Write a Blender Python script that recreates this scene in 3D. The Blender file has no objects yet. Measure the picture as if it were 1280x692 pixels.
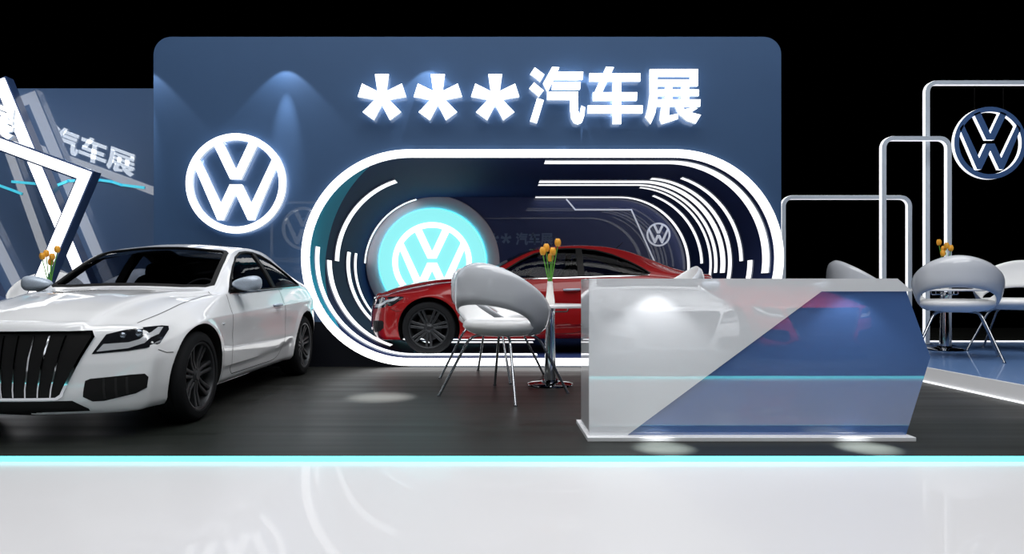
import bpy, bmesh, math, random
from mathutils import Vector, Matrix
from mathutils.bvhtree import BVHTree
from mathutils.geometry import tessellate_polygon

random.seed(3)
PI = math.pi
scene = bpy.context.scene
COL = scene.collection
F, VX, VY, H = 850.0, 614.0, 358.0, 1.0      # focal length and vanishing point in pixels of 1280x692, camera height


def P(px, py, Y):
    return Vector(((px - VX) / F * Y, Y, H + (VY - py) / F * Y))


# ------------------------------------------------------------------ materials
def lin(c):
    c = c / 255.0
    return c / 12.92 if c <= 0.04045 else ((c + 0.055) / 1.055) ** 2.4


def rgb(r, g, b):
    return (lin(r), lin(g), lin(b), 1.0)


MATS = {}


def mat(name, col, rough=0.5, metal=0.0, ior=1.45, coat=0.0, coat_ior=1.5, coat_rough=0.03, emit=None, es=0.0):
    m = bpy.data.materials.new(name)
    m.use_nodes = True
    b = m.node_tree.nodes['Principled BSDF']
    b.inputs['Base Color'].default_value = col
    b.inputs['Roughness'].default_value = rough
    b.inputs['Metallic'].default_value = metal
    b.inputs['IOR'].default_value = ior
    b.inputs['Coat Weight'].default_value = coat
    b.inputs['Coat IOR'].default_value = coat_ior
    b.inputs['Coat Roughness'].default_value = coat_rough
    if emit:
        b.inputs['Emission Color'].default_value = emit
        b.inputs['Emission Strength'].default_value = es
    MATS[name] = m
    return m


def noise_variation(m, scale, amount, dims=(1, 1, 1), rough_amount=0.0, detail=3.0):
    """Break up a material's base colour (and gloss) with object-space noise."""
    nt = m.node_tree
    b = nt.nodes['Principled BSDF']
    tc = nt.nodes.new('ShaderNodeTexCoord')
    mp = nt.nodes.new('ShaderNodeMapping')
    mp.inputs['Scale'].default_value = dims
    no = nt.nodes.new('ShaderNodeTexNoise')
    no.inputs['Scale'].default_value = scale
    no.inputs['Detail'].default_value = detail
    nt.links.new(tc.outputs['Object'], mp.inputs['Vector'])
    nt.links.new(mp.outputs['Vector'], no.inputs['Vector'])
    c = b.inputs['Base Color'].default_value[:]
    mx = nt.nodes.new('ShaderNodeMix')
    mx.data_type = 'RGBA'
    mx.inputs[6].default_value = tuple(v * (1 - amount) for v in c[:3]) + (1,)
    mx.inputs[7].default_value = tuple(min(1, v * (1 + amount)) for v in c[:3]) + (1,)
    nt.links.new(no.outputs['Fac'], mx.inputs[0])
    nt.links.new(mx.outputs[2], b.inputs['Base Color'])
    if rough_amount:
        r = b.inputs['Roughness'].default_value
        mr = nt.nodes.new('ShaderNodeMapRange')
        mr.inputs['From Min'].default_value = 0.3
        mr.inputs['From Max'].default_value = 0.7
        mr.inputs['To Min'].default_value = max(0.02, r - rough_amount)
        mr.inputs['To Max'].default_value = r + rough_amount
        nt.links.new(no.outputs['Fac'], mr.inputs['Value'])
        nt.links.new(mr.outputs['Result'], b.inputs['Roughness'])
    return m


def glass_mat(name, tint, ior=1.22):
    m = bpy.data.materials.new(name)
    m.use_nodes = True
    nt = m.node_tree
    nt.nodes.clear()
    out = nt.nodes.new('ShaderNodeOutputMaterial')
    mix = nt.nodes.new('ShaderNodeMixShader')
    tr = nt.nodes.new('ShaderNodeBsdfTransparent')
    tr.inputs['Color'].default_value = tint
    gl = nt.nodes.new('ShaderNodeBsdfGlossy')
    gl.inputs['Roughness'].default_value = 0.02
    fr = nt.nodes.new('ShaderNodeFresnel')
    fr.inputs['IOR'].default_value = ior
    nt.links.new(fr.outputs[0], mix.inputs[0])
    nt.links.new(tr.outputs[0], mix.inputs[1])
    nt.links.new(gl.outputs[0], mix.inputs[2])
    nt.links.new(mix.outputs[0], out.inputs[0])
    MATS[name] = m
    return m


WHITE = (1, 1, 1, 1)
M_wall = noise_variation(mat('wall_navy', rgb(50, 74, 106), 0.6, ior=1.25, coat=0.6, coat_ior=1.5, coat_rough=0.0), 3.0, 0.05)
M_wall_left = mat('wall_navy_gloss', rgb(60, 84, 118), 0.5, coat=1.0, coat_ior=2.2, coat_rough=0.0)
M_tunnel = mat('tunnel_navy_gloss', rgb(36, 48, 86), 0.6, ior=1.1)
M_tunnel_end = mat('tunnel_end_gloss', rgb(60, 70, 112), 0.4, coat=1.0, coat_ior=1.45, coat_rough=0.0)
M_wall_shade = mat('wall_shade_black', rgb(16, 18, 24), 0.5, ior=1.2)  # black standing in for shade low on the back wall
M_teal = mat('teal_panel', rgb(34, 150, 180), 0.6, ior=1.15)
M_halo = mat('taupe_disc', rgb(222, 198, 206), 0.3, coat=0.4, coat_ior=1.5, coat_rough=0.02)
M_strip = mat('strip_light', WHITE, 0.4, emit=(0.96, 0.98, 1, 1), es=1.25)
M_strip_side = mat('strip_housing', rgb(186, 194, 210), 0.5)
M_ring = mat('ring_light', WHITE, 0.4, emit=(1, 1, 1, 1), es=1.6)
M_sign = mat('sign_face_light', WHITE, 0.4, emit=(0.94, 0.97, 1, 1), es=1.5)
M_sign_back = mat('sign_back_light', WHITE, 0.4, emit=(0.86, 0.93, 1, 1), es=4.0)
M_sign_side = mat('sign_side_light', WHITE, 0.4, emit=(0.62, 0.8, 1, 1), es=0.35)
M_cyan = mat('cyan_light', rgb(60, 110, 112), 0.4, emit=rgb(150, 248, 250), es=0.95)
M_cyan_glow = mat('cyan_glow', rgb(60, 200, 220), 0.4, emit=rgb(60, 220, 240), es=11.0)
M_cyan_strip = mat('cyan_edge_light', rgb(110, 245, 250), 0.4, emit=rgb(120, 246, 250), es=1.3)
M_cyan_thin = mat('cyan_line_light', rgb(70, 190, 215), 0.4, emit=rgb(70, 190, 210), es=0.45)
M_stage = noise_variation(mat('stage_floor', rgb(30, 31, 29), 0.42, ior=1.4), 1.6, 0.2, (0.1, 3.2, 1), 0.07)
M_stage_front = noise_variation(mat('stage_front_floor', rgb(24, 28, 25), 0.42, ior=1.4), 1.6, 0.12, (0.1, 3.2, 1), 0.07)
M_aisle = mat('aisle_floor', rgb(212, 212, 215), 0.35, coat=0.2, coat_ior=1.5, coat_rough=0.0)
M_blue_floor = mat('blue_platform_floor', rgb(96, 128, 176), 0.3, ior=1.2, coat=0.4, coat_ior=1.3, coat_rough=0.01)
M_kerb = mat('kerb_white', rgb(225, 226, 228), 0.35)
M_counter_white = mat('counter_white_gloss', rgb(226, 229, 234), 0.3, coat=1.0, coat_ior=2.0, coat_rough=0.0)
M_counter_blue = mat('counter_blue_gloss', rgb(74, 108, 166), 0.3, coat=1.0, coat_ior=2.4, coat_rough=0.0)
M_plinth = mat('plinth_white', rgb(228, 230, 234), 0.3)
M_frame_navy = mat('frame_navy', rgb(46, 66, 104), 0.35, coat=0.5)
M_tube = mat('portal_light', WHITE, 0.4, emit=(0.95, 0.97, 1, 1), es=0.85)
M_tube_face = mat('portal_profile', rgb(170, 180, 192), 0.45)
M_emblem_blue = mat('emblem_blue', rgb(60, 88, 132), 0.4)
M_chair = mat('chair_white_gloss', rgb(190, 194, 201), 0.18, coat=0.6, coat_ior=1.5)
M_seat = mat('chair_seat_white', rgb(238, 239, 240), 0.3, coat=0.3)
M_chrome = mat('chrome', rgb(205, 208, 212), 0.07, metal=1.0)
M_leg = mat('chair_leg_metal', rgb(160, 164, 170), 0.22, metal=1.0)
M_base = mat('table_base_chrome', rgb(110, 112, 116), 0.06, metal=1.0)
M_table = mat('table_white', rgb(232, 233, 235), 0.25, coat=0.4)
M_vase = mat('vase_white', rgb(236, 235, 230), 0.25, coat=0.5)
M_stem = mat('stem_green', rgb(84, 150, 50), 0.5)
M_petal = mat('petal_yellow', rgb(222, 158, 46), 0.5)
M_reflect_grey = mat('reflection_grey', rgb(104, 122, 158), 0.4)
M_white_paint = mat('car_paint_white', rgb(219, 221, 224), 0.32, coat=1.0, coat_ior=1.55, coat_rough=0.02)
M_red_paint = mat('car_paint_red', rgb(132, 2, 5), 0.45, ior=1.3, coat=1.0, coat_ior=1.3, coat_rough=0.02)
M_black = mat('black_trim', rgb(7, 7, 8), 0.6, ior=1.3)
M_inner = mat('car_interior', rgb(14, 14, 15), 0.75)
M_gap = mat('panel_gap', rgb(22, 22, 24), 0.7)
M_tyre = noise_variation(mat('tyre_rubber', rgb(24, 25, 27), 0.8, ior=1.2), 40, 0.08)
M_rim = mat('rim_anthracite', rgb(56, 58, 61), 0.4, metal=0.6)
M_disc_brake = mat('brake_steel', rgb(60, 60, 62), 0.4, metal=0.8)
M_lamp_dark = mat('lamp_housing', rgb(24, 26, 30), 0.12, coat=1.0)
M_lamp_grey = mat('lamp_reflector', rgb(196, 200, 206), 0.2, metal=0.35)
M_lamp_lens = mat('lamp_lens', rgb(120, 128, 138), 0.05, metal=0.8)
M_tail = mat('tail_red', rgb(170, 16, 20), 0.2, coat=1.0)
M_mirror_paint = noise_variation(mat('mirror_cap', rgb(165, 177, 192), 0.35, metal=0.2), 160, 0.35)
M_glass = glass_mat('window_glass', (0.50, 0.52, 0.56, 1))
M_glass_dark = glass_mat('window_glass_side', (0.36, 0.38, 0.42, 1))


# ------------------------------------------------------------------ object helpers
def obj(name, me_or_bm, m=None, parent=None, smooth=None, loc=None):
    """Link one mesh object. smooth: None = flat, a number = auto smooth angle in degrees."""
    if isinstance(me_or_bm, bmesh.types.BMesh):
        bmesh.ops.recalc_face_normals(me_or_bm, faces=me_or_bm.faces[:])
        me = bpy.data.meshes.new(name)
        me_or_bm.to_mesh(me)
        me_or_bm.free()
    else:
        me = me_or_bm
    if m is not None:
        for mm in (m if isinstance(m, (list, tuple)) else [m]):
            me.materials.append(mm)
    if smooth is not None:
        for p in me.polygons:
            p.use_smooth = True
        if smooth < 180:
            me.set_sharp_from_angle(angle=math.radians(smooth))
    o = bpy.data.objects.new(name, me)
    COL.objects.link(o)
    if parent is not None:
        o.parent = parent
    if loc is not None:
        o.location = loc
    return o


def tag(o, label=None, cat=None, group=None, kind=None):
    if label:
        o['label'] = label
    if cat:
        o['category'] = cat
    if group:
        o['group'] = group
    if kind:
        o['kind'] = kind
    return o


def thing(name, label, cat, loc=(0, 0, 0), rz=0.0, group=None):
    o = bpy.data.objects.new(name, None)
    o.empty_display_size = 0.2
    COL.objects.link(o)
    o.location = loc
    o.rotation_euler = (0, 0, rz)
    return tag(o, label, cat, group)


def struct(o, label=None):
    o['kind'] = 'structure'
    if label:
        o['label'] = label
    return o


def copy_tree(o, parent=None):
    c = o.copy()
    COL.objects.link(c)
    if parent is not None:
        c.parent = parent
        c.matrix_parent_inverse = o.matrix_parent_inverse.copy()
    for ch in list(o.children):
        copy_tree(ch, c)
    return c


def swap_materials(root, pairs):
    """Give a copied thing its own paint."""
    for o in [root] + list(root.children_recursive):
        if o.type != 'MESH':
            continue
        if any(s in pairs for s in o.data.materials):
            o.data = o.data.copy()
            for i, s in enumerate(o.data.materials):
                if s in pairs:
                    o.data.materials[i] = pairs[s]


def add_box(bm, lo, hi, bev=0.0, mi=0):
    r = bmesh.ops.create_cube(bm, size=1.0)
    vs = r['verts']
    for v in vs:
        v.co = Vector([lo[i] + (v.co[i] + 0.5) * (hi[i] - lo[i]) for i in range(3)])
    fs = {f for v in vs for f in v.link_faces}
    for f in fs:
        f.material_index = mi
    if bev:
        es = list({e for v in vs for e in v.link_edges})
        bmesh.ops.bevel(bm, geom=es, offset=bev, segments=3, profile=0.6, affect='EDGES')
    return bm


def add_tube(bm, pts, r, seg=10, closed=False, mi=0):
    pts = [Vector(p) for p in pts]
    n = len(pts)
    rr = r if isinstance(r, (list, tuple)) else [r] * n
    rings = []
    up = None
    for i, p in enumerate(pts):
        if closed:
            t = (pts[(i + 1) % n] - pts[i - 1])
        else:
            t = pts[min(i + 1, n - 1)] - pts[max(i - 1, 0)]
        t.normalize()
        if up is None:
            up = Vector((0, 0, 1)) if abs(t.z) < 0.9 else Vector((1, 0, 0))
        a = t.cross(up)
        if a.length < 1e-6:
            a = t.cross(Vector((0, 1, 0)))
        a.normalize()
        b = a.cross(t).normalized()
        up = b
        rings.append([bm.verts.new(p + a * math.cos(2 * PI * k / seg) * rr[i] + b * math.sin(2 * PI * k / seg) * rr[i]) for k in range(seg)])
    m = n if closed else n - 1
    for i in range(m):
        A, B = rings[i], rings[(i + 1) % n]
        for k in range(seg):
            f = bm.faces.new((A[k], A[(k + 1) % seg], B[(k + 1) % seg], B[k]))
            f.material_index = mi
    if not closed:
        bm.faces.new(rings[0]).material_index = mi
        bm.faces.new(rings[-1]).material_index = mi
    return bm


def add_lathe(bm, prof, seg=48, axis='z', center=(0, 0, 0), mi=0):
    """Revolve (radius, height) points; radius 0 closes the end."""
    c = Vector(center)

    def pt(r, h, a):
        x, y = r * math.cos(a), r * math.sin(a)
        return c + (Vector((x, y, h)) if axis == 'z' else Vector((x, h, y)))
    rings = []
    for r, h in prof:
        if r < 1e-6:
            rings.append([bm.verts.new(pt(0, h, 0))])
        else:
            rings.append([bm.verts.new(pt(r, h, 2 * PI * k / seg)) for k in range(seg)])
    for A, B in zip(rings, rings[1:]):
        for k in range(seg):
            k2 = (k + 1) % seg
            if len(A) == 1 and len(B) == 1:
                continue
            if len(A) == 1:
                f = bm.faces.new((A[0], B[k], B[k2]))
            elif len(B) == 1:
                f = bm.faces.new((A[k], A[k2], B[0]))
            else:
                f = bm.faces.new((A[k], A[k2], B[k2], B[k]))
            f.material_index = mi
    return bm


def add_prism(bm, loops, fn0, fn1, mi_front=0, mi_side=0, mi_back=None):
    """Prism over a 2D outline with optional holes; fn0/fn1 map 2D points to the front and back faces."""
    flat = [p for l in loops for p in l]
    tris = tessellate_polygon([[Vector((p[0], p[1], 0)) for p in l] for l in loops])
    A = [bm.verts.new(fn0(*p)) for p in flat]
    B = [bm.verts.new(fn1(*p)) for p in flat]
    for t in tris:
        try:
            bm.faces.new([A[i] for i in t]).material_index = mi_front
            bm.faces.new([B[i] for i in reversed(t)]).material_index = mi_side if mi_back is None else mi_back
        except ValueError:
            pass
    k = 0
    for l in loops:
        n = len(l)
        for i in range(n):
            j = (i + 1) % n
            try:
                bm.faces.new((A[k + i], A[k + j], B[k + j], B[k + i])).material_index = mi_side
            except ValueError:
                pass
        k += n
    return bm


def circle(cx, cz, r, n=96):
    return [(cx + r * math.cos(2 * PI * i / n), cz + r * math.sin(2 * PI * i / n)) for i in range(n)]


def pchip(tab):
    xs = [t[0] for t in tab]
    ys = [t[1] for t in tab]
    n = len(xs)
    h = [xs[i + 1] - xs[i] for i in range(n - 1)]
    d = [(ys[i + 1] - ys[i]) / h[i] for i in range(n - 1)]
    m = [d[0]] + [0 if d[i - 1] * d[i] <= 0 else 2 * d[i - 1] * d[i] / (d[i - 1] + d[i]) for i in range(1, n - 1)] + [d[-1]]

    def f(x):
        if x <= xs[0]:
            return ys[0]
        if x >= xs[-1]:
            return ys[-1]
        i = 0
        while x > xs[i + 1]:
            i += 1
        t = (x - xs[i]) / h[i]
        return (ys[i] * (1 + 2 * t) * (1 - t) ** 2 + m[i] * h[i] * t * (1 - t) ** 2 + ys[i + 1] * t * t * (3 - 2 * t) + m[i + 1] * h[i] * t * t * (t - 1))
    return f


def catmull(pts, per):
    out = []
    n = len(pts)
    for i in range(n - 1):
        p0 = pts[max(i - 1, 0)]
        p1, p2 = pts[i], pts[i + 1]
        p3 = pts[min(i + 2, n - 1)]
        for k in range(per):
            t = k / per
            out.append(tuple(0.5 * (2 * p1[a] + (p2[a] - p0[a]) * t + (2 * p0[a] - 5 * p1[a] + 4 * p2[a] - p3[a]) * t * t + (3 * p1[a] - p0[a] - 3 * p2[a] + p3[a]) * t ** 3) for a in range(len(p1))))
    out.append(tuple(pts[-1]))
    return out


def sstep(a, b, x):
    t = min(1, max(0, (x - a) / (b - a)))
    return t * t * (3 - 2 * t)


def inset(poly, d):
    n = len(poly)
    area = sum(poly[i][0] * poly[(i + 1) % n][1] - poly[(i + 1) % n][0] * poly[i][1] for i in range(n))
    s = 1 if area > 0 else -1
    out = []
    for i in range(n):
        a, b, c = Vector(poly[i - 1]), Vector(poly[i]), Vector(poly[(i + 1) % n])
        d1, d2 = (b - a).normalized(), (c - b).normalized()
        n1, n2 = Vector((-d1.y, d1.x)) * s, Vector((-d2.y, d2.x)) * s
        bi = n1 + n2
        bi = n1 if bi.length < 1e-4 else bi.normalized()
        out.append(tuple(b + bi * d / max(.35, bi.dot(n1))))
    return out


# ------------------------------------------------------------------ camera
cam_d = bpy.data.cameras.new('camera')
cam_d.sensor_width = 36.0
cam_d.lens = F / 1280 * 36.0
cam_d.shift_x = (640 - VX) / 1280
cam_d.shift_y = (VY - 346) / 1280
cam_d.clip_start = 0.05
cam = bpy.data.objects.new('camera', cam_d)
COL.objects.link(cam)
cam.location = (0, 0, H)
cam.rotation_euler = (PI / 2, 0, 0)
scene.camera = cam

# ------------------------------------------------------------------ floors
EDGE_Y = 4.01           # front edge of the stage
AISLE_Z = -0.03


def slab(name, x0, x1, y0, y1, z0, z1, m):
    bm = bmesh.new()
    add_box(bm, (x0, y0, z0), (x1, y1, z1))
    return struct(obj(name, bm, m))


fl = slab('floor', -10, 15, 5.09, 16.5, -0.10, 0.0, M_stage)
slab('floor_front', -10, 15, EDGE_Y + 0.008, 5.09, -0.10, 0.0, M_stage_front)
slab('floor_aisle', -10, 15, 1.3, EDGE_Y + 0.02, -0.12, AISLE_Z, M_aisle)
slab('floor_opposite', -10, 15, -10, 1.3, -0.10, 0.0, M_stage_front)
bm = bmesh.new()
add_box(bm, (-10, EDGE_Y - 0.004, AISLE_Z), (15, EDGE_Y + 0.008, -0.001))
tag(obj('edge_light', bm, M_cyan_strip), 'long cyan light strip glowing along the front edge of the dark stage', 'light')
bm = bmesh.new()
add_box(bm, (-10, 1.296, AISLE_Z), (15, 1.308, -0.001))
tag(obj('edge_light', bm, M_cyan_strip), 'cyan light line reflected across the middle of the counter front', 'light')

# ------------------------------------------------------------------ back wall with its stadium opening
WY = 8.5
TCX, TCZ, TR, TL = 0.6375, 1.36, 1.255, 1.657    # inner stadium: centre, end radius, half straight length


def stadium(r, n=48):
    pts = []
    for i in range(n + 1):
        a = -PI / 2 + PI * i / n
        pts.append((TCX + TL + r * math.cos(a), TCZ + r * math.sin(a)))
    for i in range(n + 1):
        a = PI / 2 + PI * i / n
        pts.append((TCX - TL + r * math.cos(a), TCZ + r * math.sin(a)))
    return pts


wl, wr, wt = (192 - VX) / 100, (976.5 - VX) / 100, H + (VY - 46) / 100
rc = 0.22
outer = [(wl, 0.0), (wr, 0.0)]
for i in range(13):
    a = PI / 2 * i / 12
    outer.append((wr - rc + rc * math.cos(a), wt - rc + rc * math.sin(a)))
for i in range(13):
    a = PI / 2 + PI / 2 * i / 12
    outer.append((wl + rc + rc * math.cos(a), wt - rc + rc * math.sin(a)))
bm = bmesh.new()
add_prism(bm, [outer, stadium(TR + 0.05)], lambda x, z: (x, WY, z), lambda x, z: (x, WY + 0.45, z))
struct(obj('wall_back', bm, M_wall))
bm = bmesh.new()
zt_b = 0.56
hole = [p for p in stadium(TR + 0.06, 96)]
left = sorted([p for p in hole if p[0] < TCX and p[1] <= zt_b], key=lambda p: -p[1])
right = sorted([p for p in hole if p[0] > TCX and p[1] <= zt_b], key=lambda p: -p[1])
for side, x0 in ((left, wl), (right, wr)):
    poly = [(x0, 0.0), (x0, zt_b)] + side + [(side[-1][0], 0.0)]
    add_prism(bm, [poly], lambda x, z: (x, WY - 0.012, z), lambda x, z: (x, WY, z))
struct(obj('wall_back_shade', bm, M_wall_shade))  # shade at the wall foot, built as thin black panels

TUN = 12.30             # end of the tunnel


def tube_ring(bm, r0, r1, y0, y1, mi=0):
    add_prism(bm, [stadium(r1), stadium(r0)], lambda x, z: (x, y0, z), lambda x, z: (x, y1, z), mi, mi)


bm = bmesh.new()
tube_ring(bm, TR, TR + 0.045, WY + 0.02, TUN + 0.05)
struct(obj('wall_tunnel', bm, M_tunnel, smooth=30))
bm = bmesh.new()
add_prism(bm, [stadium(TR + 0.03)], lambda x, z: (x, TUN, z), lambda x, z: (x, TUN + 0.06, z))
struct(obj('wall_tunnel_end', bm, M_tunnel_end))
bm = bmesh.new()
tube_ring(bm, TR - 0.0, TR + 0.09, WY - 0.045, WY + 0.035)
tag(obj('ring_light', bm, M_ring, smooth=30), 'big white glowing oval ring around the tunnel mouth', 'light')

# stadium perimeter as a path: s in metres, clockwise seen from the front, starting at top centre
SL = [TL, PI * TR, 2 * TL, PI * TR, TL]
SP = sum(SL)


def st_pt(s, r=TR):
    s = s % SP
    if s < SL[0]:
        return (TCX + s, TCZ + r), (0, 1)
    s -= SL[0]
    if s < SL[1]:
        a = PI / 2 - s / TR
        return (TCX + TL + r * math.cos(a), TCZ + r * math.sin(a)), (math.cos(a), math.sin(a))
    s -= SL[1]
    if s < SL[2]:
        return (TCX + TL - s, TCZ - r), (0, -1)
    s -= SL[2]
    if s < SL[3]:
        a = -PI / 2 - s / TR
        return (TCX - TL + r * math.cos(a), TCZ + r * math.sin(a)), (math.cos(a), math.sin(a))
    s -= SL[3]
    return (TCX - TL + s, TCZ + r), (0, 1)


def st_near(px, py, Y):
    w = P(px, py, Y)
    best = min(range(2000), key=lambda i: (st_pt(SP * i / 2000)[0][0] - w.x) ** 2 + (st_pt(SP * i / 2000)[0][1] - w.z) ** 2)
    return SP * best / 2000


def st_strip(k0, k1, p0, p1, label, prot=0.02):
    """A light bar on the tunnel lining from pixel p0 clockwise to p1, between perspective ratios k0 > k1."""
    y0, y1 = WY / k0, WY / k1
    ym = WY / ((k0 + k1) / 2)
    s0, s1 = st_near(*p0, ym), st_near(*p1, ym)
    if s1 < s0:
        s1 += SP
    n = max(6, int((s1 - s0) / 0.05))
    bm = bmesh.new()
    rows = []
    for i in range(n + 1):
        s = s0 + (s1 - s0) * i / n
        (ax, az), _ = st_pt(s, TR - 0.001)
        (bx, bz), _ = st_pt(s, TR - prot)
        rows.append([bm.verts.new((ax, y0, az)), bm.verts.new((bx, y0, bz)), bm.verts.new((bx, y1, bz)), bm.verts.new((ax, y1, az))])
    for A, B in zip(rows, rows[1:]):
        for k in range(4):
            f = bm.faces.new((A[k], A[(k + 1) % 4], B[(k + 1) % 4], B[k]))
            f.material_index = 0 if k == 1 else 1
    bm.faces.new(rows[0]).material_index = 1
    bm.faces.new(rows[-1]).material_index = 1
    return tag(obj('light_strip', bm, [M_strip, M_strip_side]), label, 'light', 'light strips lining the oval tunnel')


st_strip(0.985, 0.960, (681, 202), (958, 341), 'outermost white light strip along the tunnel top and right, nearest the glowing ring')
st_strip(0.829, 0.812, (674, 226), (904, 341), 'broad white light strip from tunnel ceiling to right side, upper of the close pair')
st_strip(0.801, 0.790, (673, 231), (895, 341), 'thin white light strip just under the broad ceiling strip of the tunnel')
st_strip(0.852, 0.839, (814, 223), (890, 400), 'white light strip curving down the right tunnel side and passing behind the counter')
st_strip(0.891, 0.879, (852, 222), (927, 326), 'short white arc starting alone at the tunnel ceiling, second in from the right')
st_strip(0.925, 0.908, (939, 325), (880, 432), 'white light strip low on the right tunnel side, rising just above the counter')
st_strip(0.781, 0.773, (800, 234), (885, 395), 'thin pale arc on the right tunnel side between the thick strips and the emblem reflection')
st_strip(0.750, 0.741, (817, 243), (879, 329), 'thin short pale arc right of the small emblem reflection on the tunnel side')
st_strip(0.7035, 0.6945, (669, 246), (860, 337), 'innermost thin light strip along the tunnel end, above the zigzag reflection')
st_strip(0.976, 0.953, (671, 446), (395, 308), 'white light strip along the left tunnel foot over the teal panel, nearest the ring')
st_strip(0.909, 0.884, (489, 432), (410, 325), 'thick white arc low on the left tunnel side, ending in front of the red bumper')
st_strip(0.866, 0.843, (417, 326), (494, 222), 'thick white arc high on the left tunnel side, above the others')
st_strip(0.802, 0.783, (666, 429), (437, 315), 'white light strip running under the red car and up left, outer of the pair')
st_strip(0.760, 0.747, (668, 426), (444, 316), 'thin light strip running under the red car and up left, inner of the pair')
st_strip(0.704, 0.696, (457, 329), (519, 243), 'thin pale arc hugging the taupe disc at the left tunnel end')

# teal panel on the left lining
bm = bmesh.new()
sa, sb = st_near(425, 410, 8.6), st_near(460, 207, 8.6)
rows = []
N = 60
for i in range(N + 1):
    t = i / N
    w = 0.8 * (1 - abs(2 * t - 1) ** 1.8) + 0.004
    s = sa + (sb - sa) * t
    (x, z), _ = st_pt(s, TR - 0.006)
    (x2, z2), _ = st_pt(s, TR + 0.001)
    rows.append([bm.verts.new((x, WY + 0.04, z)), bm.verts.new((x, WY + 0.04 + w, z)), bm.verts.new((x2, WY + 0.04 + w, z2)), bm.verts.new((x2, WY + 0.04, z2))])
for A, B in zip(rows, rows[1:]):
    for k in range(4):
        bm.faces.new((A[k], A[(k + 1) % 4], B[(k + 1) % 4], B[k]))
tag(obj('teal_panel', bm, M_teal, smooth=40), 'teal crescent panel lining the left side of the tunnel mouth', 'panel')


# ------------------------------------------------------------------ emblems
V_POLY = [(-0.455, 0.80), (-0.11, 0.085), (0.11, 0.085), (0.455, 0.80), (0.285, 0.87), (0, 0.26), (-0.285, 0.87)]
W_POLY = [(-0.85, 0.39), (-0.365, -0.735), (-0.245, -0.735), (0, -0.215), (0.245, -0.735), (0.365, -0.735), (0.85, 0.39), (0.745, 0.52), (0.305, -0.415), (0.12, -0.02), (-0.12, -0.02), (-0.305, -0.415), (-0.745, 0.52)]


def emblem(name, cx, cz, r, y0, y1, mf, ms, parent=None, loc=None, back=None):
    bm = bmesh.new()
    fa = lambda x, z: (cx + x * r, y0, cz + z * r)
    fb = lambda x, z: (cx + x * r, y1, cz + z * r)
    mb = 2 if back else 1
    add_prism(bm, [circle(0, 0, 1.0), circle(0, 0, 0.865)], fa, fb, 0, 1, mb)
    add_prism(bm, [V_POLY], fa, fb, 0, 1, mb)
    add_prism(bm, [W_POLY], fa, fb, 0, 1, mb)
    return obj(name, bm, [mf, ms] + ([M_sign_back] if back else []), parent, loc=loc)


c = P(294.5, 229, 8.4)
tag(emblem('wall_emblem', c.x, c.z, 62.5 / F * 8.4, 8.40, 8.455, M_sign, M_sign_side, back=True), 'white glowing round emblem on the navy wall, above the white car', 'emblem')

# cyan disc with emblem at the left end of the tunnel
dc = P(541, 327.5, TUN)
t = thing('disc_sign', 'round cyan light disc with white emblem behind the red car bonnet', 'sign', (dc.x, TUN, dc.z))
bm = bmesh.new()
r = 83.5 / F * TUN
add_lathe(bm, [(0, -0.03), (r - 0.01, -0.03), (r, -0.02), (r, -0.001), (0, -0.001)], 96, 'y')
obj('backing_disc', bm, M_halo, t, smooth=30)
bm = bmesh.new()
r = 66 / F * TUN
add_lathe(bm, [(0, -0.13), (r - 0.01, -0.13), (r, -0.12), (r, -0.05), (0, -0.05)], 96, 'y')
tag(obj('light_disc', bm, M_cyan, t, smooth=30), 'glowing cyan disc')
bm = bmesh.new()
add_lathe(bm, [(r - 0.05, -0.05), (r + 0.004, -0.05), (r + 0.004, -0.045), (r - 0.05, -0.04), (r - 0.05, -0.05)], 96, 'y')
tag(obj('glow_ring', bm, M_cyan_glow, t, smooth=30), 'cyan back light')
emblem('emblem', 0, 0, 49 / F * TUN, -0.16, -0.13, M_sign, M_sign, t)

# reflections of a zigzag line and an emblem, modelled on the tunnel end wall
def wall_line(name, pts, Y, w, th, m, label, cat, group=None):
    bm = bmesh.new()
    pw = [P(*p, Y) for p in pts]
    for a, b in zip(pw, pw[1:]):
        d = (b - a).normalized()
        n = Vector((-d.z, 0, d.x)) * w / 2
        e = d * w * 0.35
        q = [a - e + n, b + e + n, b + e - n, a - e - n]
        A = [bm.verts.new(v) for v in q]
        B = [bm.verts.new(v + Vector((0, -th, 0))) for v in q]
        for v in A:
            v.co.y += 0.004
        bm.faces.new(A)
        bm.faces.new(B)
        for i in range(4):
            bm.faces.new((A[i], A[(i + 1) % 4], B[(i + 1) % 4], B[i]))
    return tag(obj(name, bm, m), label, cat, group)


M_reflect_pale = mat('reflection_pale', rgb(170, 180, 205), 0.4, emit=rgb(205, 208, 216), es=0.5)  # faint glow painting reflections into the tunnel end wall
wall_line('zigzag_reflection', [(708, 249), (719, 262), (789, 262), (818, 327)], TUN, 0.024, 0.02, M_reflect_pale, 'zigzag line reflection, modelled as glowing bars on the tunnel end wall above the red roof', 'light')
c = P(823, 293, TUN - 0.01)
tag(emblem('wall_emblem', c.x, c.z, 14.8 / F * TUN, TUN - 0.025, TUN - 0.001, M_reflect_pale, M_reflect_pale), 'small round emblem reflection, modelled on the tunnel end wall, above the red boot', 'emblem')  # emblem reflection built as a glowing object

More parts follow.
